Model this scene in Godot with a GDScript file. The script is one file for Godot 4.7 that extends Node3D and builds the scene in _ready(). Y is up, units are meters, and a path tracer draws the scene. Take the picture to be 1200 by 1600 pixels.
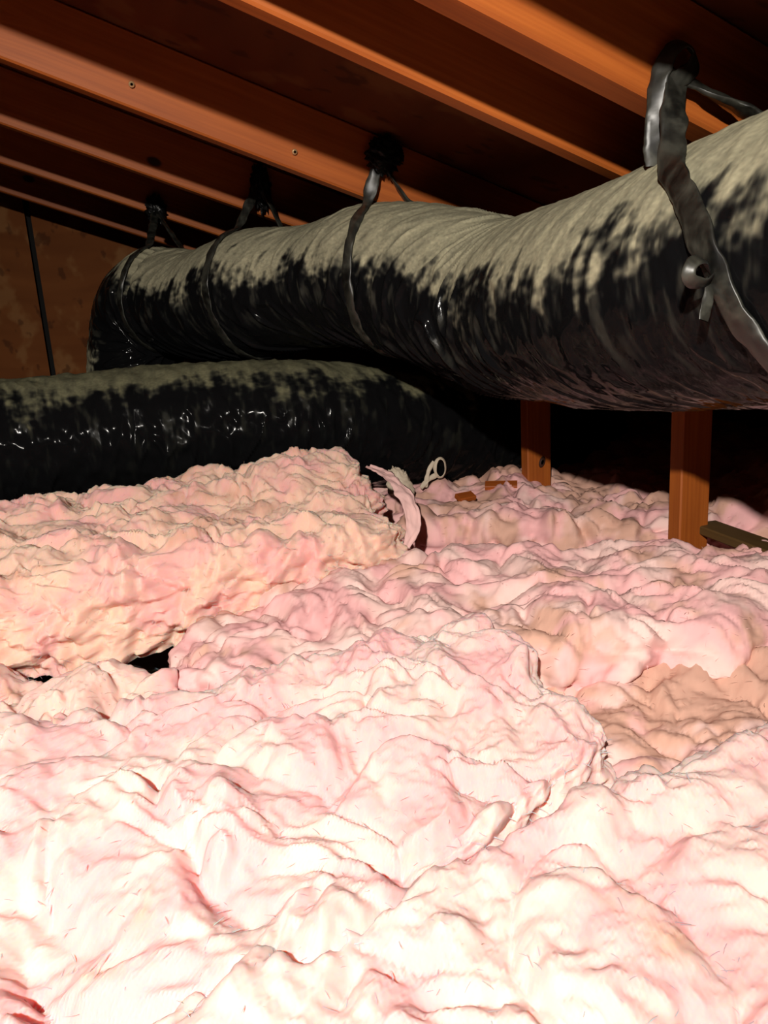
extends Node3D
# Attic: pink fibreglass batts, two black flexible ducts slung from rafters, one clamp lamp behind the camera.
# The camera stands at (0, CAM_H, 0). Rafter frame: RD runs down the slope, ND is level and square to the rafters, UD is square to the roof.

const CAM_H := 0.70
const RD := Vector3(0.8855, -0.3260, -0.3311)
const ND := Vector3(-0.3502, 0.0, -0.9367)
const UD := Vector3(0.3054, 0.9454, -0.1142)
const HD := Vector3(0.9367, 0.0, -0.3502)
const PLANE := 0.505   # rafter undersides above the camera, along UD
const DEPTH := 0.14    # rafter depth
const THICK := 0.038

var used := {}
var noises := {}
var last_p := PackedVector3Array()
var last_n := PackedVector3Array()
var last_c := PackedColorArray()

# ---------------------------------------------------------------- helpers
func numbered(called: String) -> String:
	if not used.has(called):
		used[called] = 0
		return called
	used[called] += 1
	return "%s_%03d" % [called, used[called]]

func tag(o: Node, label := "", category := "", group := "", kind := "") -> Node:
	if label != "": o.set_meta("label", label)
	if category != "": o.set_meta("category", category)
	if group != "": o.set_meta("group", group)
	if kind != "": o.set_meta("kind", kind)
	return o

func thing(called: String, at: Vector3, label: String, category: String, group := "") -> Node3D:
	var o := Node3D.new()
	o.name = numbered(called)
	add_child(o)
	o.position = at
	tag(o, label, category, group)
	return o

func part(called: String, mesh: Mesh, mat: Material, parent: Node, xf := Transform3D.IDENTITY) -> MeshInstance3D:
	var o := MeshInstance3D.new()
	o.name = numbered(called) if parent == self else called
	o.mesh = mesh
	o.material_override = mat
	o.cast_shadow = GeometryInstance3D.SHADOW_CASTING_SETTING_ON
	parent.add_child(o, true)
	o.transform = xf
	return o

func noise(seed_: int, freq: float, octaves := 1, kind := FastNoiseLite.TYPE_SIMPLEX_SMOOTH) -> FastNoiseLite:
	var key := "%d_%f_%d_%d" % [seed_, freq, octaves, kind]
	if not noises.has(key):
		var n := FastNoiseLite.new()
		n.seed = seed_
		n.frequency = freq
		n.noise_type = kind
		n.fractal_type = FastNoiseLite.FRACTAL_FBM if octaves > 1 else FastNoiseLite.FRACTAL_NONE
		n.fractal_octaves = octaves
		if kind == FastNoiseLite.TYPE_CELLULAR:
			n.cellular_return_type = FastNoiseLite.RETURN_DISTANCE
			n.cellular_jitter = 1.0
		noises[key] = n
	return noises[key]

func slope_point(t: float, n: float, u: float) -> Vector3:
	return Vector3(0, CAM_H, 0) + RD * t + ND * n + UD * u

func room(h: float, y: float, n: float) -> Transform3D:   # axes: along the gable wall, up, back from it
	return Transform3D(Basis(HD, Vector3.UP, -ND), HD * h + ND * n + Vector3(0, y, 0))

# a triangle or quad with one normal, turned so that its front runs clockwise
func face(st: SurfaceTool, p: Array, uv: Array, nr: Vector3) -> void:
	var order := [0, 1, 2] if p.size() == 3 else [0, 1, 2, 0, 2, 3]
	var c: Vector3 = (p[1] - p[0]).cross(p[2] - p[0])
	if c.dot(nr) > 0: order.reverse()
	for k in order:
		st.set_normal(nr)
		st.set_uv(uv[k])
		st.add_vertex(p[k])

# chamfered board centred on its origin; long axis x. uv: metres along the board and around it
func board(size: Vector3, c := 0.003, uoff := 0.0) -> ArrayMesh:
	var st := SurfaceTool.new()
	st.begin(Mesh.PRIMITIVE_TRIANGLES)
	var h := size * 0.5
	var ring := [Vector2(h.y, h.z - c), Vector2(h.y - c, h.z), Vector2(-h.y + c, h.z), Vector2(-h.y, h.z - c), Vector2(-h.y, -h.z + c), Vector2(-h.y + c, -h.z), Vector2(h.y - c, -h.z), Vector2(h.y, -h.z + c)]
	var v := 0.0
	for i in 8:
		var a: Vector2 = ring[i]
		var b: Vector2 = ring[(i + 1) % 8]
		var l := a.distance_to(b)
		var nr := Vector3(0, -(a.y - b.y), (a.x - b.x)).normalized()
		if nr.dot(Vector3(0, a.x + b.x, a.y + b.y)) < 0: nr = -nr
		var p := [Vector3(-h.x, a.x, a.y), Vector3(h.x, a.x, a.y), Vector3(h.x, b.x, b.y), Vector3(-h.x, b.x, b.y)]
		var uv := [Vector2(uoff, v), Vector2(uoff + size.x, v), Vector2(uoff + size.x, v + l), Vector2(uoff, v + l)]
		face(st, p, uv, nr)
		v += l
	for s in [-1.0, 1.0]:
		for i in range(1, 7):
			var tri := []
			var tuv := []
			for q in [ring[0], ring[i], ring[i + 1]]:
				tri.append(Vector3(s * h.x, q.x, q.y))
				tuv.append(Vector2(q.x, q.y) * 0.3)
			face(st, tri, tuv, Vector3(s, 0, 0))
	return st.commit()

# grid of points -> smooth mesh. wrap closes the second direction
func grid_mesh(P: PackedVector3Array, nu: int, nv: int, wrap: bool, cols := PackedColorArray(), uvs := PackedVector2Array(), fallback := PackedVector3Array(), flip := false) -> ArrayMesh:
	var N := PackedVector3Array()
	N.resize(P.size())
	for i in nu:
		var i0 := maxi(i - 1, 0)
		var i1 := mini(i + 1, nu - 1)
		for j in nv:
			var j0 := (j - 1 + nv - 1) % (nv - 1) if wrap else maxi(j - 1, 0)
			var j1 := (j + 1) % (nv - 1) if wrap else mini(j + 1, nv - 1)
			if wrap and j == nv - 1:
				j0 = nv - 2
				j1 = 1
			if wrap and j == 0:
				j0 = nv - 2
				j1 = 1
			var c := (P[i1 * nv + j] - P[i0 * nv + j]).cross(P[i * nv + j1] - P[i * nv + j0])
			if flip: c = -c
			var k := i * nv + j
			if c.length_squared() < 1e-16:
				N[k] = fallback[k] if fallback.size() > k else Vector3.UP
			else:
				N[k] = c.normalized()
	var idx := PackedInt32Array()
	idx.resize((nu - 1) * (nv - 1) * 6)
	var w := 0
	for i in nu - 1:
		for j in nv - 1:
			var a := i * nv + j
			var b := a + nv
			var q := [a, b, a + 1, a + 1, b, b + 1] if flip else [a, a + 1, b, a + 1, b + 1, b]
			for x in q:
				idx[w] = x
				w += 1
	var arr := []
	arr.resize(Mesh.ARRAY_MAX)
	arr[Mesh.ARRAY_VERTEX] = P
	arr[Mesh.ARRAY_NORMAL] = N
	arr[Mesh.ARRAY_INDEX] = idx
	if cols.size() > 0: arr[Mesh.ARRAY_COLOR] = cols
	if uvs.size() > 0: arr[Mesh.ARRAY_TEX_UV] = uvs
	var m := ArrayMesh.new()
	m.add_surface_from_arrays(Mesh.PRIMITIVE_TRIANGLES, arr)
	return m

func smooth_path(pts: Array, step: float) -> PackedVector3Array:
	var c := Curve3D.new()
	c.bake_interval = step
	for i in pts.size():
		var a: Vector3 = pts[maxi(i - 1, 0)]
		var b: Vector3 = pts[mini(i + 1, pts.size() - 1)]
		var p: Vector3 = pts[i]
		var d := (b - a).normalized()
		var l0 := p.distance_to(a) / 3.0
		var l1 := p.distance_to(b) / 3.0
		c.add_point(p, -d * l0, d * l1)
	var out := PackedVector3Array()
	var n := int(ceil(c.get_baked_length() / step))
	for i in n + 1:
		out.append(c.sample_baked(c.get_baked_length() * i / n, true))
	return out

# ---------------------------------------------------------------- materials
func std(c: Color, rough: float, spec := 0.5) -> StandardMaterial3D:
	var m := StandardMaterial3D.new()
	m.albedo_color = c
	m.roughness = rough
	m.metallic_specular = spec
	return m

# sawn softwood: 4 m of board along x, 0.36 m around it along y; knots are [metres along, metres around, radius]
func wood(seed_: int, light: Color, dark: Color, knots := []) -> StandardMaterial3D:
	var W := 1024
	var H := 256
	var grain := noise(seed_, 1.0, 3)
	var streak := noise(seed_ + 1, 1.0, 2)
	var blotch := noise(seed_ + 2, 1.0, 3)
	var data := PackedByteArray()
	data.resize(W * H * 3)
	for y in H:
		for x in W:
			var mx := x * 4.0 / W
			var my := y * 0.36 / H
			var bend := 0.0
			var knot := 0.0
			for k in knots:
				var d: float = Vector2((mx - k[0]) * 0.6, my - k[1]).length()
				bend += 0.02 * exp(-d * d / (k[2] * k[2] * 8.0)) * signf(my - k[1])
				knot = maxf(knot, 1.0 - smoothstep(k[2] * 0.55, k[2], d))
			var g := 0.5 + 0.5 * grain.get_noise_2d(mx * 2.2, (my - bend) * 130.0)
			var s := 0.5 + 0.5 * streak.get_noise_2d(mx * 0.7 + 40.0, (my - bend) * 34.0)
			var b := 0.5 + 0.5 * blotch.get_noise_2d(mx * 5.0, my * 22.0 + 9.0)
			var t := clampf(0.5 * g + 0.35 * s + 0.3 * b - 0.1, 0.0, 1.0)
			var c := dark.lerp(light, t)
			if knot > 0.0:
				c = c.lerp(Color(0.10, 0.045, 0.02), knot * 0.85)
			var i := (y * W + x) * 3
			data[i] = int(clampf(c.r, 0, 1) * 255.0)
			data[i + 1] = int(clampf(c.g, 0, 1) * 255.0)
			data[i + 2] = int(clampf(c.b, 0, 1) * 255.0)
	var m := std(Color(0.92, 0.88, 0.84), 0.55, 0.4)
	m.albedo_texture = ImageTexture.create_from_image(Image.create_from_data(W, H, false, Image.FORMAT_RGB8, data))
	m.uv1_scale = Vector3(1.0 / 4.0, 1.0 / 0.36, 1.0)
	return m

func plywood(seed_: int) -> StandardMaterial3D:
	var W := 512
	var H := 512
	var grain := noise(seed_, 1.0, 3)
	var stain := noise(seed_ + 3, 1.0, 4)
	var data := PackedByteArray()
	data.resize(W * H * 3)
	for y in H:
		for x in W:
			var mx := x * 2.4 / W
			var my := y * 2.4 / H
			var g := 0.5 + 0.5 * grain.get_noise_2d(mx * 7.0 + 0.8 * sin(my * 3.0), my * 1.4)
			var s := smoothstep(0.1, 0.45, stain.get_noise_2d(mx * 4.0, my * 4.5 + 20.0))
			var k := smoothstep(0.36, 0.5, stain.get_noise_2d(mx * 6.0 + 31.0, my * 9.0))
			var c := Color(0.50, 0.30, 0.15).lerp(Color(0.62, 0.40, 0.22), g)
			c = c.lerp(Color(0.70, 0.55, 0.38), s * 0.6).lerp(Color(0.20, 0.10, 0.04), k * 0.35)
			var i := (y * W + x) * 3
			data[i] = int(c.r * 255.0)
			data[i + 1] = int(c.g * 255.0)
			data[i + 2] = int(c.b * 255.0)
	var m := std(Color.WHITE, 0.8, 0.3)
	m.albedo_texture = ImageTexture.create_from_image(Image.create_from_data(W, H, false, Image.FORMAT_RGB8, data))
	m.uv1_scale = Vector3(1.0 / 2.4, 1.0 / 2.4, 1.0)
	return m

# black plastic jacket with settled grey-tan dust. x runs along the duct, y once around it from the crest; edge: half-angle the dust reaches (turns), rag: how ragged
func jacket(seed_: int, length: float, edge_front: float, edge_back: float, rag: float, dust: Color, shear: float, clean: Array, gloss := 0.10) -> StandardMaterial3D:
	var W := 1024
	var H := 512
	var a := noise(seed_, 1.0, 4)
	var b := noise(seed_ + 1, 1.0, 3)
	var f := noise(seed_ + 2, 1.0, 2)
	var alb := PackedByteArray()
	var rou := PackedByteArray()
	alb.resize(W * H * 3)
	rou.resize(W * H)
	for y in H:
		var turn := float(y) / H
		var th := turn * TAU
		var from_top := minf(turn, 1.0 - turn)
		var reach := edge_front if turn < 0.5 else edge_back
		for x in W:
			var s := length * x / W
			var ss := s + shear * sin(th)
			var rag1 := a.get_noise_3d(ss * 9.0, cos(th) * 0.9, sin(th) * 0.9)
			var rag2 := b.get_noise_3d(ss * 34.0, cos(th) * 1.6, sin(th) * 1.6)
			var e := reach + rag * (rag1 * 1.2 + rag2 * 0.6 + 0.5 * f.get_noise_3d(s * 6.0, cos(th) * 2.5, sin(th) * 2.5 + 8.0))
			for c in clean:
				e -= c[2] * exp(-pow((s - c[0]) / c[1], 2.0))
			var m := 1.0 - smoothstep(e - 0.03, e + 0.035, from_top + 0.03 * f.get_noise_3d(s * 30.0, cos(th) * 7.0, sin(th) * 7.0))
			var grit := f.get_noise_3d(s * 120.0, cos(th) * 22.0, sin(th) * 22.0)
			m = clampf(m * (0.86 + 0.2 * rag2) + 0.05 * grit * m, 0.0, 1.0)
			var smear := 0.22 * smoothstep(0.1, 0.55, rag2 + 0.4 * rag1) * (1.0 - smoothstep(0.0, 0.25, from_top - e))
			m = maxf(m, smear)
			var c2 := Color(0.052, 0.054, 0.058).lerp(dust * (1.0 + 0.10 * grit), m)
			var i := y * W + x
			alb[i * 3] = int(clampf(c2.r, 0, 1) * 255.0)
			alb[i * 3 + 1] = int(clampf(c2.g, 0, 1) * 255.0)
			alb[i * 3 + 2] = int(clampf(c2.b, 0, 1) * 255.0)
			rou[i] = int(lerpf(gloss, 0.95, smoothstep(0.0, 0.5, m)) * 255.0)
	var mt := std(Color.WHITE, 1.0, 0.14)
	mt.albedo_texture = ImageTexture.create_from_image(Image.create_from_data(W, H, false, Image.FORMAT_RGB8, alb))
	mt.roughness_texture = ImageTexture.create_from_image(Image.create_from_data(W, H, false, Image.FORMAT_L8, rou))
	mt.roughness_texture_channel = BaseMaterial3D.TEXTURE_CHANNEL_RED
	return mt

# ---------------------------------------------------------------- ducts
class Tube:
	var C := PackedVector3Array()
	var T := PackedVector3Array()
	var U := PackedVector3Array()
	var F := PackedVector3Array()
	var R := PackedFloat32Array()
	var step := 0.0
	var length := 0.0
	func place(s: float, th: float, extra: float) -> Vector3:
		var k := clampf(s / step, 0.0, C.size() - 1.001)
		var i := int(k)
		var f := k - i
		var d := (U[i].lerp(U[i + 1], f) * cos(th) + F[i].lerp(F[i + 1], f) * sin(th)).normalized()
		return C[i].lerp(C[i + 1], f) + d * (lerpf(R[i], R[i + 1], f) + extra)
	func along(s: float) -> Vector3:
		return T[clampi(int(s / step), 0, T.size() - 1)]
	func nearest(p: Vector3) -> float:
		var best := 0
		for i in C.size():
			if C[i].distance_squared_to(p) < C[best].distance_squared_to(p): best = i
		return best * step

func tube(pts: Array, radii: Array, step: float) -> Tube:
	var t := Tube.new()
	t.C = smooth_path(pts, step)
	var n := t.C.size()
	for pass_ in 2:   # round off the corners of the path
		var raw := t.C.duplicate()
		for i in n:
			var h := mini(14, mini(i, n - 1 - i))
			var sum := Vector3.ZERO
			for k in range(i - h, i + h + 1): sum += raw[k]
			t.C[i] = sum / (2.0 * h + 1.0)
	for i in n:
		t.T.append((t.C[mini(i + 1, n - 1)] - t.C[maxi(i - 1, 0)]).normalized())
	var up := Vector3.UP
	# start from the stretch that lies level so that the crest stays on top there
	for i in n:
		if i == 0:
			up = (Vector3.UP - t.T[0] * t.T[0].dot(Vector3.UP)).normalized()
		else:
			var level := (Vector3.UP - t.T[i] * t.T[i].dot(Vector3.UP))
			up = (up - t.T[i] * t.T[i].dot(up)).normalized()
			if level.length() > 0.6:
				up = up.lerp(level.normalized(), 0.2).normalized()
				up = (up - t.T[i] * t.T[i].dot(up)).normalized()
		t.U.append(up)
		t.F.append(-t.T[i].cross(up))
	# radius by nearest control point blend along the path
	var at := []
	for p in pts:
		var best := 0
		for i in n:
			if t.C[i].distance_squared_to(p) < t.C[best].distance_squared_to(p): best = i
		at.append(best)
	for i in n:
		var r: float = radii[radii.size() - 1]
		for k in at.size() - 1:
			if i >= at[k] and i <= at[k + 1] and at[k + 1] > at[k]:
				var f := smoothstep(0.0, 1.0, float(i - at[k]) / float(at[k + 1] - at[k]))
				r = lerpf(radii[k], radii[k + 1], f)
				break
		t.R.append(r)
	t.length = 0.0
	for i in n - 1: t.length += t.C[i].distance_to(t.C[i + 1])
	t.step = t.length / (n - 1)
	return t

# folds: amplitude of wrinkles at each length is given by a Callable
func tube_mesh(t: Tube, around: int, seed_: int, fold_freq: float, shear: float, amp: Callable, crinkle: float, crinkle_freq := 22.0) -> ArrayMesh:
	var n := t.C.size()
	var nv := around + 1
	var P := PackedVector3Array()
	var UV := PackedVector2Array()
	P.resize(n * nv)
	UV.resize(n * nv)
	var fold := noise(seed_, 1.0)
	var patch := noise(seed_ + 5, 1.0)
	var cr := noise(seed_ + 9, 1.0, 3)
	for i in n:
		var s := i * t.step
		var am: float = amp.call(s)
		for j in nv:
			var th := TAU * (j % around) / around
			var ct := cos(th)
			var sn := sin(th)
			var ss := s + shear * sn + 0.02 * sin(2.0 * th + 1.0)
			var v := fold.get_noise_3d(ss * fold_freq, ct * 0.9 + 4.0, sn * 0.9)
			var ridge := 1.5 * exp(-v * v * 38.0) - 0.4
			var w := 0.55 + 0.75 * patch.get_noise_3d(s * 5.0, ct * 1.3, sn * 1.3)
			var d := am * clampf(w, 0.12, 1.2) * ridge * lerpf(0.3, 1.0, smoothstep(-0.6, 0.35, -ct))
			d += crinkle * cr.get_noise_3d(s * crinkle_freq, ct * crinkle_freq * 0.165, sn * crinkle_freq * 0.165)
			P[i * nv + j] = t.place(s, th, d)
			UV[i * nv + j] = Vector2(s / t.length, float(j) / around)
	return grid_mesh(P, n, nv, true, PackedColorArray(), UV)

# ribbon: an oval of given width and thickness swept along points, its flat side facing "out"
func ribbon(pts: PackedVector3Array, outs: PackedVector3Array, width: float, thick: float, seed_: int, crumple := 0.25) -> ArrayMesh:
	var n := pts.size()
	var a := 14
	var nv := a + 1
	var P := PackedVector3Array()
	P.resize(n * nv)
	var nz := noise(seed_, 1.0, 2)
	for i in n:
		var tg := (pts[mini(i + 1, n - 1)] - pts[maxi(i - 1, 0)]).normalized()
		var o := (outs[i] - tg * tg.dot(outs[i])).normalized()
		var side := tg.cross(o)
		for j in nv:
			var th := TAU * (j % a) / a
			var k := nz.get_noise_3d(pts[i].x * 38.0 + cos(th) * 0.6, pts[i].y * 38.0, pts[i].z * 38.0 + sin(th) * 0.6)
			var w := width * 0.5 * (1.0 + crumple * nz.get_noise_2d(i * 0.13, 7.0))
			var e := pow(absf(cos(th)), 0.7) * signf(cos(th))
			var q := side * e * w + o * sin(th) * thick * 0.5 * (1.0 + 1.4 * crumple * k)
			q += o * thick * crumple * 2.2 * nz.get_noise_2d(e * 1.1, i * 0.09) * absf(e)
			P[i * nv + j] = pts[i] + q
	return grid_mesh(P, n, nv, true)

# a band from its nail down the near strand, round under the duct and up the far strand. turns: [metres along the duct from s0, degrees from its crest]
func strap(label: String, hook: Vector3, t: Tube, s0: float, turns: Array, width: float, thick: float, mat: Material, nail_mat: Material, seed_: int) -> Node3D:
	var o := thing("duct_strap", hook, label, "strap", "straps holding up the thick duct")
	var near := -ND
	var keys := []
	var outs := []
	var ring := []
	for k in turns.size() - 1:
		for j in 6:
			var f := j / 6.0
			ring.append([lerpf(turns[k][0], turns[k + 1][0], f), lerpf(turns[k][1], turns[k + 1][1], f)])
	ring.append(turns[turns.size() - 1])
	var on := []
	for r in ring:
		var th := deg_to_rad(r[1])
		var p := t.place(s0 + r[0], th, 0.006)
		on.append([p, (p - t.place(s0 + r[0], th, -0.05)).normalized()])
	var f0: Vector3 = on[0][0]
	var b0: Vector3 = on[on.size() - 1][0]
	var top := hook + near * 0.014
	for f in [0.0, 0.25, 0.5, 0.75]:
		keys.append(top.lerp(f0, f))
		outs.append((near + Vector3.UP * 0.2).lerp(on[0][1], f * f).normalized())
	for e in on:
		keys.append(e[0])
		outs.append(e[1])
	var side := (b0 - f0)
	side = (side - Vector3.UP * side.y).normalized()
	for f in [0.25, 0.5, 0.75, 1.0]:
		keys.append(b0.lerp(top - near * 0.004, f))
		outs.append(on[on.size() - 1][1].lerp((near + side).normalized(), f).normalized())
	var c := PackedVector3Array()
	var oo := PackedVector3Array()
	for k in keys.size() - 1:
		var n := maxi(1, int(keys[k].distance_to(keys[k + 1]) / 0.006))
		for j in n:
			c.append(keys[k].lerp(keys[k + 1], float(j) / n) - hook)
			oo.append(outs[k].lerp(outs[k + 1], float(j) / n).normalized())
	for pass_ in 3:
		var c2 := c.duplicate()
		for k in range(1, c.size() - 1): c2[k] = (c[k - 1] + c[k] * 2.0 + c[k + 1]) * 0.25
		c = c2
	part("band", ribbon(c, oo, width, thick, seed_), mat, o)
	var nl := part("nail", lathe([[0.0, 0.014], [0.004, 0.014], [0.004, 0.012], [0.0018, 0.011], [0.0018, -0.02], [0.0, -0.022]], 10), nail_mat, o)
	nl.transform = Transform3D(Basis(Quaternion(Vector3.UP, near)), near * 0.014)
	return o

# crumpled lump of plastic where a strap is tied
func lump(seed_: int, size: Vector3, rough := 1.0) -> ArrayMesh:
	var n := noise(seed_, 1.0, 3)
	var P := PackedVector3Array()
	for i in 25:
		for j in 33:
			var a := PI * i / 24.0
			var b := TAU * (j % 32) / 32.0
			var d := Vector3(sin(a) * cos(b), cos(a), sin(a) * sin(b))
			var v := n.get_noise_3dv(d * 1.7)
			P.append(d * size * 0.5 * (0.85 + rough * (0.9 * absf(v) + 0.3 * n.get_noise_3dv(d * 4.0))))
	return grid_mesh(P, 25, 33, true)

func shifted(m: ArrayMesh, by: Vector3) -> ArrayMesh:
	var st := SurfaceTool.new()
	st.append_from(m, 0, Transform3D(Basis.IDENTITY, by))
	return st.commit()

# ribbon through points given as [right, up, near] from a thing's origin, in room axes
func bow(pts: Array, width: float, thick: float, seed_: int) -> ArrayMesh:
	var k := []
	for p in pts: k.append(HD * p[0] + Vector3.UP * p[1] - ND * p[2])
	var c := smooth_path(k, 0.004)
	var oo := PackedVector3Array()
	var mid := Vector3.ZERO
	for p in c: mid += p / c.size()
	for i in c.size():
		oo.append(((c[i] - mid).normalized() * 1.2 - ND * 0.8).normalized())
	return ribbon(c, oo, width, thick, seed_)

# thin crumpled sheet along a path, with its own width at each point
func sheet(pts: Array, widths: Array, seed_: int) -> ArrayMesh:
	var c := smooth_path(pts, 0.004)
	var n := c.size()
	var nz := noise(seed_, 1.0, 3)
	var across := 14
	var nv := across * 2 + 1
	var P := PackedVector3Array()
	for i in n:
		var tg := (c[mini(i + 1, n - 1)] - c[maxi(i - 1, 0)]).normalized()
		var f := float(i) / (n - 1) * (widths.size() - 1)
		var w: float = lerpf(widths[int(f)], widths[mini(int(f) + 1, widths.size() - 1)], f - int(f))
		var side := HD.slide(tg).normalized()
		var o := side.cross(tg).normalized()
		if o.y + o.z < 0: o = -o
		for j in nv:
			var jj := j % (across * 2)
			var e := (float(jj) / across if jj <= across else 2.0 - float(jj - across) / across - 0.0)
			if jj > across: e = float(across * 2 - jj) / across
			var x := (e - 0.5) * w * (1.0 + 0.5 * nz.get_noise_2d(i * 0.05, 9.0 + signf(e - 0.5) * 4.0))
			var lift := 0.006 * nz.get_noise_2d(e * 1.6, i * 0.05) + 0.002
			P.append(c[i] + side * x + o * (lift + (0.0008 if jj <= across else -0.0008)))
	return grid_mesh(P, n, nv, true)

func lathe(prof: Array, seg: int) -> ArrayMesh:
	var n := prof.size()
	var P := PackedVector3Array()
	for i in n:
		for j in seg + 1:
			var a := TAU * (j % seg) / seg
			P.append(Vector3(prof[i][0] * cos(a), prof[i][1], prof[i][0] * sin(a)))
	return grid_mesh(P, n, seg + 1, true)

# ---------------------------------------------------------------- insulation
# A batt: a slab over four plan corners (back left, back right, front right, front left), each with its top height. Rounded edges, then displaced by tufts and creases.
# look: cell, T thickness, R edge radius, big, pillow, crease, mid, fine, side (torn faces), cols [pink, cream, tan], cream, tan shares
func batt_mesh(q: Array, seed_: int, look: Dictionary, bumps := []) -> ArrayMesh:
	var cell: float = look.get("cell", 0.005)
	var T: float = look.get("T", 0.19)
	var R: float = look.get("R", 0.05)
	var La: float = 0.5 * (q[0].distance_to(q[1]) + q[3].distance_to(q[2]))
	var Lb: float = 0.5 * (q[0].distance_to(q[3]) + q[1].distance_to(q[2]))
	var nu := int((La + 2.0 * T) / cell) + 1
	var nv := int((Lb + 2.0 * T) / cell) + 1
	var P := PackedVector3Array()
	var FB := PackedVector3Array()
	var K := PackedColorArray()
	P.resize(nu * nv)
	FB.resize(nu * nv)
	K.resize(nu * nv)
	var nb := noise(seed_ + 1, 3.4, 2)
	var nw := noise(seed_ + 2, 7.0)
	var nc := noise(seed_ + 3, look.get("pillow_freq", 5.0))
	var nd := noise(seed_ + 13, look.get("pillow_freq", 5.0) * 2.3)
	var nk := noise(seed_ + 4, look.get("crease_freq", 4.5))
	var nm := noise(seed_ + 5, 24.0, 3)
	var nf := noise(seed_ + 6, 62.0, 3)
	var nl := noise(seed_ + 7, 1.0, 3)
	var n1 := noise(seed_ + 8, 7.5, 4)
	var n2 := noise(seed_ + 9, 5.0, 4)
	var big: float = look.get("big", 0.02)
	var pil: float = look.get("pillow", 0.02)
	var cre: float = look.get("crease", 0.012)
	var mid: float = look.get("mid", 0.007)
	var fin: float = look.get("fine", 0.0026)
	var sid: float = look.get("side", 0.012)
	var pink: Color = look.pink
	var cream: Color = look.cream
	var tan: Color = look.tan
	var cs: float = look.get("cream_share", 0.0)
	var ts: float = look.get("tan_share", -0.6)
	var bowed: Vector3 = look.get("bow", Vector3.ZERO)
	var ha := La * 0.5
	var hb := Lb * 0.5
	for i in nu:
		var gx := -ha - T + (La + 2.0 * T) * i / (nu - 1)
		var ex := maxf(absf(gx) - ha, 0.0)
		for j in nv:
			var gz := -hb - T + (Lb + 2.0 * T) * j / (nv - 1)
			var ez := maxf(absf(gz) - hb, 0.0)
			var drop := maxf(ex, ez)
			var p := Vector3(clampf(gx, -ha, ha), -drop, clampf(gz, -hb, hb))
			var inner := Vector3(clampf(p.x, -ha + R, ha - R), minf(p.y, -R), clampf(p.z, -hb + R, hb - R))
			var nr := (p - inner)
			if nr.length_squared() < 1e-10: nr = Vector3.UP
			nr = nr.normalized()
			var loc := inner + nr * R
			var a := loc.x / La + 0.5
			var b := loc.z / Lb + 0.5
			var w: Vector3 = q[0].lerp(q[1], a).lerp(q[3].lerp(q[2], a), b)
			w.y += loc.y
			w += bowed * (1.0 - b) * 4.0 * a * (1.0 - a)
			for bp in bumps:
				var e: float = Vector2(w.x - bp[0], w.z - bp[1]).length() / bp[2]
				if e < 2.5: w.y += bp[3] * exp(-e * e * 1.6) * clampf(1.0 + loc.y / T, 0.0, 1.0)
			var wx := w + Vector3(nw.get_noise_3d(w.x, w.y, w.z + 5.0), nw.get_noise_3d(w.x + 9.0, w.y, w.z), nw.get_noise_3d(w.x, w.y + 7.0, w.z)) * 0.035
			# soft tufts parted by rounded furrows
			var c1 := nc.get_noise_3dv(wx)
			var c2 := nd.get_noise_3dv(wx)
			var c := minf(sqrt(c1 * c1 + 0.004), 0.5) * 2.0 + 0.45 * minf(sqrt(c2 * c2 + 0.008), 0.5) * 2.0
			var k := 1.0 - absf(nk.get_noise_3dv(wx)) * 2.0
			k = maxf(k, 0.0)
			k = k * k
			k = k * k
			var m := nm.get_noise_3dv(wx)
			var d := big * nb.get_noise_3dv(w) + pil * (c - 0.7) - cre * k + mid * m + fin * nf.get_noise_3dv(w)
			var sidew := 1.0 - absf(nr.y)
			if sidew > 0.05:
				d += sid * sidew * nl.get_noise_3d(w.x * 14.0, w.y * 42.0, w.z * 14.0)
				d += 1.5 * sid * sidew * nl.get_noise_3d(w.x * 9.0 + 3.0, w.y * 16.0, w.z * 9.0)
			P[i * nv + j] = w + nr * d
			FB[i * nv + j] = nr
			var t1 := smoothstep(-0.28, 0.28, n1.get_noise_3dv(w) + cs)
			var t2 := smoothstep(-0.2, 0.25, n2.get_noise_3dv(w + Vector3(3, 1, 2)) + 0.35 * m + ts)
			K[i * nv + j] = pink.lerp(cream, t1).lerp(tan, t2)
	last_p = P
	last_n = FB
	last_c = K
	return grid_mesh(P, nu, nv, false, K, PackedVector2Array(), FB, true)

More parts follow.
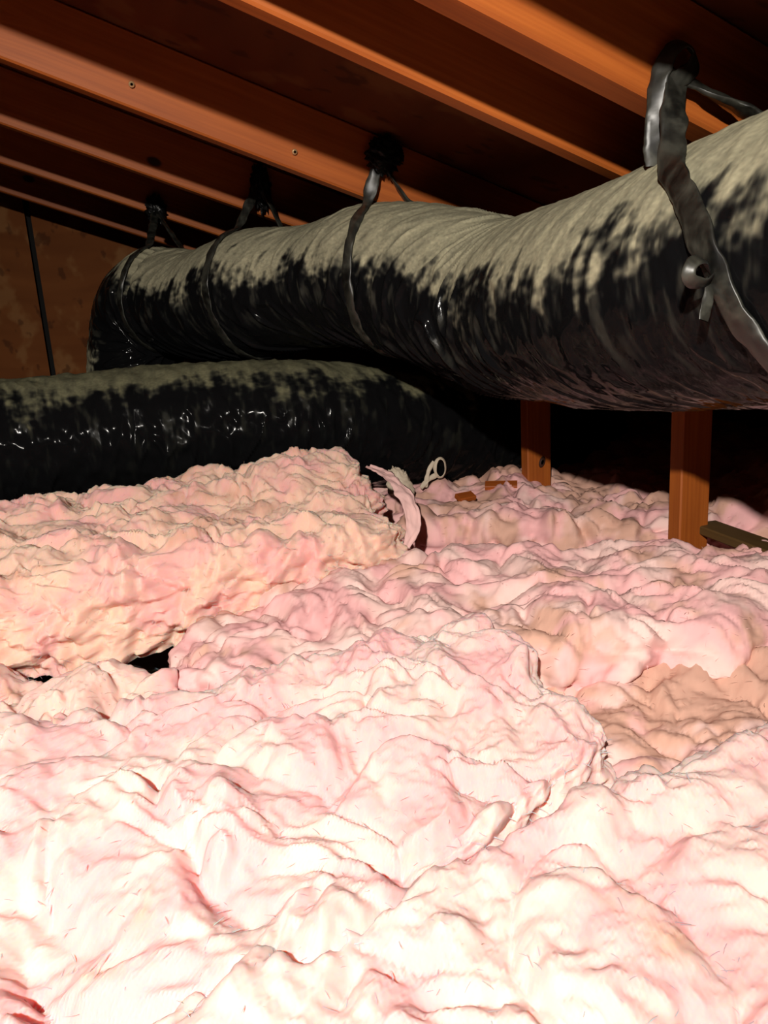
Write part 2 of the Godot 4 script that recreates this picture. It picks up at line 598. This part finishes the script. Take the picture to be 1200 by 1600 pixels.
# loose glass fibres standing off the batt that was just made
func wisps(count: int, seed_: int) -> ArrayMesh:
	var rng := RandomNumberGenerator.new()
	rng.seed = seed_
	var st := SurfaceTool.new()
	st.begin(Mesh.PRIMITIVE_TRIANGLES)
	var clump := noise(seed_, 16.0)
	var made := 0
	var tries := 0
	while made < count and tries < count * 4:
		tries += 1
		var k := rng.randi() % last_p.size()
		var p := last_p[k]
		var n := last_n[k]
		if clump.get_noise_3dv(p) < rng.randf_range(-0.9, 0.3): continue
		made += 1
		var d := Vector3(rng.randf_range(-1, 1), rng.randf_range(-0.4, 0.4), rng.randf_range(-1, 1)).normalized()
		d = (d - n * d.dot(n) * 0.8 + n * rng.randf_range(0.0, 0.45)).normalized()
		var bend := (Vector3(rng.randf_range(-1, 1), rng.randf_range(-1, 0.6), rng.randf_range(-1, 1)) * 0.55 - n * 0.25)
		var l := rng.randf_range(0.004, 0.016)
		var w := rng.randf_range(0.00025, 0.0005)
		var side := d.cross(n).normalized() * w
		var c := last_c[k]
		var q0 := p - n * 0.0015
		for j in 3:
			d = (d + bend * 0.4).normalized()
			var q1 := q0 + d * l / 3.0
			var w1 := 1.0 if j < 2 else 0.3
			var quad := [q0 - side, q0 + side, q1 + side * w1, q0 - side, q1 + side * w1, q1 - side * w1]
			var fn: Vector3 = (quad[1] - quad[0]).cross(quad[2] - quad[0]).normalized()
			if fn.dot(n) > 0: quad.reverse()
			else: fn = -fn
			for v in quad:
				st.set_normal((fn * 0.5 + n).normalized())
				st.set_color(c)
				st.add_vertex(v)
			q0 = q1
	return st.commit()

func batt(called: String, label: String, q: Array, seed_: int, look: Dictionary, mat: Material, bumps := []) -> Node3D:
	var o := thing(called, Vector3(q[0].x, 0, q[0].z) * 0.25 + Vector3(q[1].x, 0, q[1].z) * 0.25 + Vector3(q[2].x, 0, q[2].z) * 0.25 + Vector3(q[3].x, 0, q[3].z) * 0.25, label, "insulation", "pink insulation batts")
	var r := []
	for p in q: r.append(p)
	var m := batt_mesh(r, seed_, look, bumps)
	part("fibreglass", m, mat, o, Transform3D(Basis.IDENTITY, -o.position))
	if look.get("wisps", 0) > 0:
		tag(part("loose_fibres", wisps(look.wisps, seed_ + 77), mat, o, Transform3D(Basis.IDENTITY, -o.position)), "", "", "", "stuff")
	return o

# ---------------------------------------------------------------- scene
func _ready() -> void:
	# camera
	var cam := Camera3D.new()
	cam.name = "camera"
	add_child(cam)
	cam.transform = Transform3D(Basis(Vector3(0.998126, -0.0594273, 0.0145949), Vector3(0.0611933, 0.9693214, -0.2380574), Vector3(0, 0.2385044, 0.9711414)), Vector3(0, CAM_H, 0))
	cam.fov = 67.38
	cam.near = 0.02
	cam.current = true
	# environment: a closed, dark attic
	var env := Environment.new()
	env.background_mode = Environment.BG_COLOR
	env.background_color = Color(0, 0, 0)
	env.tonemap_mode = Environment.TONE_MAPPER_LINEAR
	env.tonemap_exposure = 1.0
	env.sdfgi_enabled = true
	env.ssao_enabled = true
	env.ssil_enabled = true
	var we := WorldEnvironment.new()
	we.environment = env
	add_child(we)
	# the one lamp: a clamp lamp under a rafter behind the camera, pointing ahead and down
	work_lamp(Vector3(-0.20, 1.25, 0.55), Vector3(0.04, -0.44, -1.0), 6.8, Color(1.0, 0.97, 0.93))
	shell()
	framing()
	insulation()
	ducts()
	small_things()

# clamp lamp: a bell reflector with a frosted lens, clamped to the rafter above; its beam points along "aim"
func work_lamp(at: Vector3, aim: Vector3, energy: float, tint: Color) -> void:
	var o := thing("work_lamp", at, "glowing clamp lamp with a metal bell reflector fixed under a rafter", "lamp")
	var turn := Transform3D(Basis(Quaternion(Vector3.UP, aim.normalized())), Vector3.ZERO)
	var g := std(Color(1, 1, 1), 0.4)
	g.emission_enabled = true
	g.emission = tint
	g.emission_energy_multiplier = 3.0
	var tin := std(Color(0.7, 0.7, 0.7), 0.35)
	tin.metallic = 0.9
	var black := std(Color(0.04, 0.04, 0.04), 0.5)
	part("lens", lathe([[0.0, -0.004], [0.024, -0.006], [0.024, -0.014], [0.0, -0.014]], 24), g, o, turn)
	part("reflector", lathe([[0.060, 0.0], [0.058, -0.03], [0.045, -0.065], [0.024, -0.085], [0.022, -0.085], [0.043, -0.063], [0.056, -0.03], [0.0585, 0.0], [0.060, 0.0]], 32), tin, o, turn)
	part("socket", lathe([[0.0, -0.02], [0.022, -0.02], [0.022, -0.15], [0.014, -0.165], [0.0, -0.165]], 20), black, o, turn)
	var up := CAM_H + (PLANE + 0.03 - UD.x * at.x - UD.z * at.z) / UD.y - at.y
	part("bracket", lathe([[0.0, 0.0], [0.006, 0.0], [0.006, up], [0.0, up]], 12), black, o, Transform3D(Basis.IDENTITY, -aim.normalized() * 0.12))
	var l := SpotLight3D.new()
	l.name = "lens_light"
	l.light_energy = energy
	l.light_color = tint
	l.light_size = 0.022
	l.spot_range = 12.0
	l.spot_attenuation = 2.0
	l.spot_angle = 50.0
	l.spot_angle_attenuation = 1.0
	l.shadow_enabled = true
	o.add_child(l)
	l.look_at_from_position(at + aim.normalized() * 0.004, at + aim, Vector3.UP)

func struct(called: String, mesh: Mesh, mat: Material, xf: Transform3D) -> MeshInstance3D:
	var o := part(called, mesh, mat, self, xf)
	o.set_meta("kind", "structure")
	return o

func shell() -> void:
	var deck := plywood(71)
	deck.albedo_color = Color(0.62, 0.50, 0.42)
	var gable := plywood(83)
	gable.albedo_color = Color(0.82, 0.76, 0.70)
	var felt := std(Color(0.05, 0.045, 0.04), 0.9)   # black building paper behind the sheets
	var dry := std(Color(0.55, 0.50, 0.45), 0.9)
	# floor: the back of the ceiling boards below
	struct("floor", board(Vector3(7.6, 0.05, 7.6), 0.002), dry, room(0.4, -0.026, 1.1))
	# roof deck
	var dk := struct("ceiling", board(Vector3(6.7, 0.02, 6.6), 0.002), deck, Transform3D(Basis(RD, UD, RD.cross(UD)), slope_point(0.45, 1.05, PLANE + DEPTH + 0.011)))
	# gable wall: a plywood sheet on each side of an open joint, backed by a stud
	var wb := struct("wall_back", sloped_panel(-2.9, 3.7, 0.012, 4.28), felt, Transform3D.IDENTITY)
	var x0 := -2.575
	for k in 5:
		part("panel", sloped_panel(x0 + 0.013, x0 + 1.207, 0.02, 4.20), gable, wb)
		x0 += 1.22
	struct("wall_left", board(Vector3(7.0, 2.6, 0.05), 0.002), gable, Transform3D(Basis(ND, Vector3.UP, ND.cross(Vector3.UP)), HD * -2.75 + ND * 1.1 + Vector3(0, 1.3, 0)))
	struct("wall_right", board(Vector3(7.0, 0.5, 0.05), 0.002), gable, Transform3D(Basis(ND, Vector3.UP, ND.cross(Vector3.UP)), HD * 3.35 + ND * 1.1 + Vector3(0, 0.25, 0)))
	struct("wall_front", sloped_panel(-2.9, 3.7, 0.03, -2.1), gable, Transform3D.IDENTITY)

# upright sheet square to ND whose top follows the roof deck
func sloped_panel(h0: float, h1: float, thick: float, n: float) -> ArrayMesh:
	var st := SurfaceTool.new()
	st.begin(Mesh.PRIMITIVE_TRIANGLES)
	var top := func(h: float) -> float: return CAM_H - 0.3448 * h + 1.0578 * (PLANE + DEPTH - 0.002)
	var c := []
	for nn in [n, n + thick]:
		for e in [[h0, 0.0], [h1, 0.0], [h1, maxf(top.call(h1), 0.02)], [h0, top.call(h0)]]:
			c.append([HD * e[0] + ND * nn + Vector3(0, e[1], 0), Vector2(e[1], e[0] + 3.0)])
	for f in [[0, 1, 2, 3], [5, 4, 7, 6], [1, 5, 6, 2], [4, 0, 3, 7], [3, 2, 6, 7], [4, 5, 1, 0]]:
		var nr: Vector3 = -(c[f[1]][0] - c[f[0]][0]).cross(c[f[2]][0] - c[f[0]][0]).normalized()
		var ctr := HD * (h0 + h1) * 0.5 + ND * (n + thick * 0.5) + Vector3(0, 0.5, 0)
		if nr.dot(c[f[0]][0] - ctr) < 0: nr = -nr
		face(st, [c[f[0]][0], c[f[1]][0], c[f[2]][0], c[f[3]][0]], [c[f[0]][1], c[f[1]][1], c[f[2]][1], c[f[3]][1]], nr)
	return st.commit()

func framing() -> void:
	var lightw := Color(0.74, 0.43, 0.18)
	var darkw := Color(0.53, 0.27, 0.09)
	var w1 := wood(11, lightw, darkw, [[2.2, 0.05, 0.02], [1.2, 0.12, 0.014], [2.72, 0.30, 0.018], [0.9, 0.25, 0.018]])
	var w2 := wood(23, Color(0.71, 0.40, 0.16), darkw, [[2.05, 0.155, 0.022], [2.5, 0.06, 0.016], [1.7, 0.08, 0.02]])
	var w3 := wood(37, lightw, Color(0.50, 0.25, 0.08), [[1.9, 0.28, 0.02], [2.9, 0.1, 0.015]])
	var mats := [w1, w2, w3]
	# near face of each rafter, counted along ND from below the camera; the last stands next to the gable wall
	var spots := [
		[-1.83, 0.0, "rafter next to the rear end wall, spanning above open insulation"],
		[-1.22, 0.0, "second rafter from the rear end wall, behind the clamp lamp"],
		[-0.60, 0.0, "rough orange rafter that carries the clamp lamp"],
		[-0.04, 0.0, "rafter next to the clamp lamp's rafter, on the duct side"],
		[0.57, 0.0, "orange rafter between the clamp lamp and the thick knotty rafter"],
		[0.922, 0.0, "thick knotty orange rafter from which the big crumpled strap loop hangs"],
		[1.178, 0.006, "orange rafter close behind the knotty rafter with the big strap loop"],
		[1.83, -0.004, "orange rafter with two nails protruding, fourth from the plywood gable wall"],
		[2.42, 0.0, "orange rafter third from the plywood gable wall"],
		[2.995, 0.0, "orange rafter second from the plywood gable wall"],
		[3.62, 0.0, "orange rafter next to the plywood gable wall"],
	]
	for i in spots.size():
		var s: Array = spots[i]
		var th := 0.052 if i == 5 else THICK
		var r := part("rafter", board(Vector3(5.9, DEPTH - s[1], th), 0.004, 0.0), mats[i % 3], self, Transform3D(Basis(RD, UD, RD.cross(UD)), slope_point(0.15, s[0] + th * 0.5, PLANE + (DEPTH + s[1]) * 0.5)))
		tag(r, s[2], "rafter", "sloping roof rafters")
		if i == 7:
			var nm := std(Color(0.75, 0.62, 0.45), 0.35)
			nm.metallic = 0.6
			for p in [Vector3(-0.468, 1.214, -1.768), Vector3(-0.151, 1.09, -1.887)]:
				var lp: Vector3 = r.transform.affine_inverse() * p
				lp.z = (th * 0.5) * (1.0 if RD.cross(UD).dot(ND) < 0 else -1.0)
				var nl := part("nail", lathe([[0.0, 0.011], [0.005, 0.0105], [0.0065, 0.008], [0.006, 0.006], [0.0022, 0.005], [0.0022, -0.01]], 10), nm, r)
				nl.transform = Transform3D(Basis(Quaternion(Vector3.UP, Vector3(0, -0.25, signf(lp.z)).normalized())), lp)
	# posts nailed to the far sides of two rafters
	var pm := wood(51, Color(0.72, 0.42, 0.16), Color(0.52, 0.26, 0.08), [])
	var posts := [[Vector3(0.656, 0, -1.60), "orange wooden post standing in pink insulation beside the tan board"], [Vector3(0.449, 0, -2.19), "orange wooden post with a dark knot near its foot, behind the thick duct"]]
	for k in 2:
		var b: Vector3 = posts[k][0]
		var top := CAM_H + (PLANE + 0.05 - UD.x * b.x - UD.z * b.z) / UD.y
		var o := thing("wooden_post", b, posts[k][1], "post", "posts under the rafters")
		part("timber", board(Vector3(top, 0.078, 0.038), 0.003, 0.0), pm, o, Transform3D(Basis(Vector3.UP, -HD, -ND), Vector3(0, top * 0.5, 0)))
		if k == 1:
			var kn := part("knot", lathe([[0.0, 0.0012], [0.011, 0.001], [0.013, 0.0], [0.0, -0.002]], 16), std(Color(0.20, 0.09, 0.04), 0.6), o)
			kn.transform = Transform3D(Basis(Quaternion(Vector3.UP, -ND)) * Basis.from_scale(Vector3(0.8, 1, 1.3)), -ND * 0.0195 + HD * 0.008 + Vector3(0, 0.285, 0))

func insulation() -> void:
	var m := std(Color.WHITE, 1.0, 0.1)
	m.vertex_color_use_as_albedo = true
	m.subsurf_scatter_enabled = true
	m.subsurf_scatter_strength = 0.8
	var plain := std(Color.WHITE, 1.0, 0.1)
	plain.vertex_color_use_as_albedo = true
	var pink := Color(0.76, 0.41, 0.405)
	var cream := Color(0.76, 0.52, 0.475)
	var tan := Color(0.58, 0.34, 0.26)
	var base := {"pink": pink, "cream": cream, "tan": tan}
	var y0 := 0.23
	# central foreground batt with the straight right edge
	var c := base.duplicate()
	c.merge({"cell": 0.0033, "cream_share": -0.05, "big": 0.03, "pillow": 0.022, "crease": 0.012, "R": 0.04, "wisps": 6000, "T": 0.2}, true)
	batt("insulation_batt", "broad pale pink batt with a straight edge beside the tan hollow", [Vector3(-0.72, y0, -0.80), Vector3(0.145, y0 + 0.015, -1.15), Vector3(0.262, y0, -0.82), Vector3(-0.55, y0 - 0.03, -0.02)], 100, c, m)
	# batt at the bottom right, its back edge overlapping the central one
	var d := base.duplicate()
	d.merge({"cell": 0.0033, "cream_share": 0.15, "big": 0.025, "pillow": 0.018, "crease": 0.010, "R": 0.035, "wisps": 9000, "T": 0.2, "bow": Vector3(0, 0, -0.09)}, true)
	batt("insulation_batt", "cream tinted pink batt overlapping the broad pale batt along a slanting seam", [Vector3(-0.36, y0 - 0.005, -0.31), Vector3(0.80, y0 - 0.01, -0.95), Vector3(0.95, y0 - 0.03, -0.2), Vector3(0.1, y0 - 0.03, 0.15)], 130, d, m)
	# hollow with dusty tan fibre
	var e := base.duplicate()
	e.merge({"cell": 0.005, "cream_share": 0.1, "tan_share": 0.24, "big": 0.02, "pillow": 0.02, "wisps": 6000, "T": 0.13}, true)
	batt("insulation_batt", "dusty tan orange batt sunk in the hollow beside the straight batt edge", [Vector3(0.05, 0.16, -1.24), Vector3(0.80, 0.19, -1.26), Vector3(0.62, 0.18, -0.62), Vector3(0.12, 0.11, -0.62)], 160, e, plain)
	# band across the middle
	var b := base.duplicate()
	b.merge({"cell": 0.0055, "cream_share": -0.05, "tan_share": -0.22, "big": 0.03, "pillow": 0.022, "wisps": 9000, "T": 0.2}, true)
	batt("insulation_batt", "long pink batt running across between the folded batt and the post", [Vector3(-0.35, y0 - 0.01, -1.62), Vector3(1.3, y0 - 0.005, -1.40), Vector3(1.15, y0 - 0.01, -1.07), Vector3(-0.36, y0 - 0.01, -1.04)], 190, b, plain, [[0.45, -1.38, 0.28, 0.025]])
	# torn clump at the left
	var f := base.duplicate()
	f.merge({"cream": Color(0.76, 0.50, 0.435), "cell": 0.004, "cream_share": 0.1, "tan_share": -0.4, "mid": 0.014, "big": 0.04, "pillow": 0.03, "side": 0.02, "wisps": 6000, "T": 0.2}, true)
	batt("insulation_clump", "torn cream pink clump below the folded batt's torn front", [Vector3(-0.95, y0 + 0.01, -1.16), Vector3(-0.31, y0 - 0.035, -1.06), Vector3(-0.27, y0 - 0.02, -0.86), Vector3(-0.8, y0, -0.66)], 220, f, m)
	# folded batt lying on top, in front of the lower duct
	var a := base.duplicate()
	a.merge({"cream": Color(0.75, 0.49, 0.385), "pink": Color(0.75, 0.40, 0.37), "cell": 0.0045, "cream_share": 0.15, "tan_share": -0.3, "big": 0.035, "pillow": 0.022, "side": 0.02, "mid": 0.012, "wisps": 6000, "T": 0.16, "R": 0.06}, true)
	var fold := batt("insulation_batt", "folded peach pink batt heaped on top, leaning against the ribbed lower duct", [Vector3(-1.35, 0.38, -1.66), Vector3(-0.08, 0.37, -1.98), Vector3(0.04, 0.30, -1.52), Vector3(-0.92, 0.33, -0.98)], 250, a, m, [[-0.2, -1.85, 0.2, 0.03]])
	var skin := std(Color(0.87, 0.71, 0.69), 0.9, 0.2)
	skin.backlight_enabled = true
	skin.backlight = Color(0.5, 0.35, 0.33)
	part("facing_flap", sheet([Vector3(-0.03, 0.375, -1.77), Vector3(0.012, 0.365, -1.70), Vector3(0.052, 0.33, -1.62), Vector3(0.058, 0.275, -1.56), Vector3(0.035, 0.235, -1.54)], [0.02, 0.035, 0.04, 0.035, 0.02], 502), skin, fold, Transform3D(Basis.IDENTITY, -fold.position))
	# fibre behind, around the posts
	var g := base.duplicate()
	g.merge({"cell": 0.008, "cream_share": -0.1, "tan_share": 0.02, "big": 0.04, "pillow": 0.03, "wisps": 6000, "T": 0.18}, true)
	batt("insulation_batt", "ragged pink batt around the foot of the knotted post", [Vector3(-0.1, 0.20, -2.5), Vector3(1.3, 0.20, -2.2), Vector3(1.15, 0.23, -1.52), Vector3(0.07, 0.24, -1.78)], 280, g, plain)
	batt("insulation_batt", "pink batt lying in shadow under the ribbed lower duct", [Vector3(-1.7, 0.18, -2.6), Vector3(-0.1, 0.18, -2.9), Vector3(0.1, 0.19, -2.0), Vector3(-1.6, 0.19, -1.6)], 310, g, plain)
	g["cell"] = 0.02
	g["wisps"] = 0
	batt("insulation_batt", "pink batt in the dark between the posts and the gable wall", [Vector3(-2.0, 0.18, -3.4), Vector3(1.3, 0.18, -4.2), Vector3(1.9, 0.19, -2.4), Vector3(-1.9, 0.19, -2.7)], 340, g, plain)
	batt("insulation_batt", "pink batt in the low eave beyond the tan board", [Vector3(0.95, 0.2, -2.2), Vector3(1.9, 0.2, -2.3), Vector3(2.4, 0.2, 0.6), Vector3(0.95, 0.2, 0.3)], 370, g, plain)
	batt("insulation_batt", "pink batt along the tall side wall left of the folded batt", [Vector3(-2.3, 0.2, -2.0), Vector3(-0.92, 0.19, -1.5), Vector3(-0.42, 0.19, 0.25), Vector3(-2.2, 0.2, 0.2)], 400, g, plain)
	batt("insulation_batt", "pink batt on the floor below the clamp lamp", [Vector3(-2.2, 0.2, 0.1), Vector3(1.4, 0.2, 0.1), Vector3(1.6, 0.2, 1.2), Vector3(-1.8, 0.2, 1.4)], 430, g, plain)

func ducts() -> void:
	var pts := [Vector3(1.10, 0.06, 0.32), Vector3(1.06, 0.30, 0.22), Vector3(0.95, 0.56, 0.0), Vector3(0.76, 0.72, -0.38), Vector3(0.62, 0.748, -0.72), Vector3(0.565, 0.747, -0.938), Vector3(0.529, 0.741, -1.06), Vector3(0.463, 0.723, -1.221), Vector3(0.378, 0.711, -1.465), Vector3(0.296, 0.712, -1.671), Vector3(0.179, 0.764, -1.849), Vector3(0.036, 0.812, -2.006), Vector3(-0.136, 0.808, -2.168), Vector3(-0.335, 0.803, -2.342), Vector3(-0.52, 0.785, -2.491), Vector3(-0.652, 0.81, -2.632), Vector3(-0.77, 0.80, -2.74), Vector3(-0.825, 0.70, -2.77), Vector3(-0.84, 0.56, -2.75), Vector3(-0.85, 0.40, -2.71), Vector3(-0.86, 0.12, -2.68)]
	var rad := [0.18, 0.18, 0.18, 0.18, 0.184, 0.184, 0.186, 0.184, 0.183, 0.178, 0.182, 0.176, 0.158, 0.18, 0.164, 0.166, 0.165, 0.16, 0.165, 0.165, 0.165]
	var t := tube(pts, rad, 0.0038)
	# the jacket is pinched in a crease just before it turns down
	var s_pinch := t.nearest(Vector3(-0.66, 0.81, -2.64))
	for i in t.R.size():
		t.R[i] -= 0.022 * exp(-pow((i * t.step - s_pinch) / 0.018, 2.0)) - 0.008 * exp(-pow((i * t.step - s_pinch - 0.06) / 0.03, 2.0))
	var s_sag := t.nearest(Vector3(0.27, 0.72, -1.70))
	var s_end := t.nearest(Vector3(-0.70, 0.81, -2.68))
	var s_r := t.nearest(Vector3(0.50, 0.73, -1.12))
	var amp := func(s: float) -> float:
		return 0.0022 + 0.011 * exp(-pow((s - s_sag) / 0.24, 2.0)) + 0.006 * smoothstep(s_sag, s_sag + 0.4, s) + 0.01 * exp(-pow((s - s_end) / 0.1, 2.0))
	var dust := Color(0.60, 0.58, 0.48)
	var jm := jacket(601, t.length, 0.205, 0.2, 0.06, dust, -0.16, [[s_end + 0.12, 0.12, 0.1]])
	var o := thing("flexible_duct", Vector3.ZERO, "thick black flexible duct with tan dust on top, slung from straps", "duct")
	part("jacket", tube_mesh(t, 260, 611, 11.0, -0.16, amp, 0.0022), jm, o)
	# straps
	var sm := std(Color(0.25, 0.25, 0.22), 0.42, 0.5)
	var st := noise_tex(17)
	sm.albedo_texture = st
	sm.uv1_triplanar = true
	sm.uv1_world_triplanar = true
	sm.uv1_scale = Vector3(4, 4, 4)
	var nm := std(Color(0.3, 0.28, 0.25), 0.5)
	nm.metallic = 0.8
	var s1 := t.nearest(Vector3(0.463, 0.723, -1.221))
	var s2 := t.nearest(Vector3(-0.01, 0.815, -2.055))
	var s3 := t.nearest(Vector3(-0.395, 0.80, -2.39))
	var s4 := t.nearest(Vector3(-0.68, 0.81, -2.65))
	var st1 := strap("wide crumpled black plastic strap looped over a nail on the knotty rafter", Vector3(0.419, 1.0, -1.139), t, s1, [[-0.16, 48], [-0.235, 68], [-0.30, 90], [-0.345, 118], [-0.40, 160], [-0.34, 230], [-0.22, 290], [-0.15, 335]], 0.036, 0.010, sm, nm, 31)
	part("loop", bow([[-0.030, -0.115, 0.01], [-0.034, -0.06, 0.014], [-0.030, -0.01, 0.016], [-0.012, 0.026, 0.018], [0.008, 0.034, 0.016], [0.024, 0.020, 0.02], [0.018, 0.004, 0.026], [0.0, -0.008, 0.028], [-0.016, -0.016, 0.026]], 0.026, 0.005, 41), sm, st1)
	var e0 := t.place(s1 - 0.30, deg_to_rad(93.0), 0.01) - st1.position
	part("torn_end", shifted(bow([[0.0, 0.0, 0.0], [-0.018, 0.010, 0.008], [-0.036, 0.006, 0.014], [-0.040, -0.008, 0.014], [-0.022, -0.016, 0.012], [0.0, -0.010, 0.006]], 0.016, 0.003, 43), e0), sm, st1)
	part("torn_end", shifted(bow([[0.004, -0.012, 0.0], [-0.006, -0.03, 0.008], [-0.014, -0.055, 0.010]], 0.014, 0.003, 44), e0), sm, st1)
	var bag := std(Color(0.06, 0.06, 0.06), 0.35, 0.3)
	var st2 := strap("black plastic strap hanging from the rafter with two nails", Vector3(0.036, 1.078, -1.946), t, s2, [[-0.08, 25], [-0.11, 60], [-0.14, 100], [-0.16, 180], [-0.14, 270], [-0.10, 350]], 0.030, 0.008, sm, nm, 33)
	part("knot", lump(51, Vector3(0.075, 0.075, 0.04)), bag, st2, Transform3D(Basis(HD, Vector3.UP, -ND), HD * 0.012 - ND * 0.012))
	var st3 := strap("black plastic strap hanging from the rafter third from the gable wall", Vector3(-0.309, 1.126, -2.447), t, s3, [[-0.07, 10], [-0.08, 60], [-0.08, 120], [-0.08, 180], [-0.10, 270], [-0.15, 340]], 0.028, 0.008, sm, nm, 35)
	part("knot", lump(52, Vector3(0.06, 0.11, 0.04)), bag, st3, Transform3D(Basis(HD, Vector3.UP, -ND), HD * 0.0 - ND * 0.012 - Vector3.UP * 0.02))
	var st4 := strap("black plastic strap by the duct's downward bend, second rafter from gable wall", Vector3(-0.738, 1.129, -2.89), t, s4, [[0.02, 10], [0.0, 60], [0.0, 120], [0.0, 180], [-0.02, 270], [-0.04, 340]], 0.028, 0.008, sm, nm, 37)
	part("knot", lump(53, Vector3(0.06, 0.09, 0.04)), bag, st4, Transform3D(Basis(HD, Vector3.UP, -ND), -ND * 0.012))
	# lower duct
	var pts2 := [Vector3(-2.3, 0.50, -1.15), Vector3(-1.7, 0.47, -1.6), Vector3(-1.3, 0.455, -1.847), Vector3(-0.998, 0.438, -2.015), Vector3(-0.774, 0.442, -2.099), Vector3(-0.522, 0.448, -2.152), Vector3(-0.259, 0.44, -2.202), Vector3(0.015, 0.40, -2.292), Vector3(0.214, 0.35, -2.398), Vector3(0.442, 0.28, -2.58), Vector3(0.70, 0.22, -2.9), Vector3(0.9, 0.20, -3.3)]
	var rad2 := [0.178, 0.178, 0.178, 0.178, 0.178, 0.178, 0.178, 0.176, 0.172, 0.17, 0.17, 0.17]
	var t2 := tube(pts2, rad2, 0.006)
	# the path of this duct runs left to right, so its front lies at -90 degrees of turn
	var amp2 := func(s: float) -> float: return 0.0065
	var jm2 := jacket(641, t2.length, 0.2, 0.125, 0.06, Color(0.40, 0.39, 0.30), 0.02, [], 0.13)
	var o2 := thing("flexible_duct", Vector3.ZERO, "ribbed black flexible duct lying low on the insulation below the thick duct", "duct")
	part("jacket", tube_mesh(t2, 140, 651, 17.0, 0.02, amp2, 0.007, 15.0), jm2, o2)

func noise_tex(seed_: int) -> ImageTexture:
	var n := noise(seed_, 1.0, 4)
	var S := 256
	var data := PackedByteArray()
	data.resize(S * S * 3)
	for y in S:
		for x in S:
			var a := TAU * x / S
			var b := TAU * y / S
			var v := 0.5 + 0.9 * n.get_noise_3d(cos(a) * 1.3 + sin(b) * 0.7, sin(a) * 1.3, cos(b) * 1.3)
			v = clampf(v, 0.15, 1.0)
			for k in 3: data[(y * S + x) * 3 + k] = int(255.0 * v)
	return ImageTexture.create_from_image(Image.create_from_data(S, S, false, Image.FORMAT_RGB8, data))

func small_things() -> void:
	# weathered board lying beside the nearer post
	var olive := wood(61, Color(0.42, 0.34, 0.20), Color(0.30, 0.23, 0.13))
	var a := Vector3(0.70, 0.226, -1.62)
	var b := Vector3(0.79, 0.230, -1.20)
	var d := (b - a).normalized()
	var o := thing("tan_board", (a + b) * 0.5 - Vector3(0, 0.0, 0), "weathered tan board lying on the pink insulation beside the post", "board")
	part("timber", board(Vector3(a.distance_to(b), 0.02, 0.06), 0.003), olive, o, Transform3D(Basis(d, Vector3.UP, d.cross(Vector3.UP)), Vector3.ZERO))
	# splinters of orange wood
	var om := wood(67, Color(0.72, 0.40, 0.15), Color(0.52, 0.25, 0.08))
	for e in [[Vector3(0.222, 0.232, -2.02), 0.05, 0.5, "short orange wood scrap by the plastic loop"], [Vector3(0.335, 0.236, -2.12), 0.09, -0.2, "longer orange wood scrap next to the knotted post"]]:
		var w := thing("wood_scrap", e[0], e[3], "wood scrap")
		part("timber", board(Vector3(e[1], 0.014, 0.03), 0.002), om, w, Transform3D(Basis(Vector3.UP, e[2]) * Basis(Vector3.RIGHT, 0.4), Vector3.ZERO))
	# white plastic tie and a white tuft
	var white := std(Color(0.72, 0.66, 0.58), 0.6)
	var tie := thing("plastic_tie", Vector3(0.15, 0.24, -2.15), "small white plastic tie curled into an upright loop on the insulation", "plastic tie")
	var c := []
	for k in 15:
		var f := TAU * k / 14.0 - 2.2
		c.append([0.018 + 0.017 * cos(f), 0.05 + 0.028 * sin(f), 0.004 * k / 14.0])
	part("loop", bow(c, 0.010, 0.004, 71), white, tie)
	part("tail", bow([[0.004, 0.03, 0.0], [-0.02, 0.02, 0.0], [-0.045, 0.0, 0.004]], 0.014, 0.005, 72), white, tie)
	part("tail", bow([[0.0, 0.07, 0.0], [-0.02, 0.045, 0.004], [-0.03, 0.0, 0.0]], 0.012, 0.004, 73), white, tie)
	var tuft := thing("white_tuft", Vector3(0.05, 0.24, -2.10), "rounded white tuft of fibre standing beside the plastic tie", "tuft")
	part("fluff", lump(75, Vector3(0.075, 0.13, 0.05), 0.35), white, tuft, Transform3D(Basis(Vector3.BACK, 0.3), Vector3(0, 0.01, 0)))
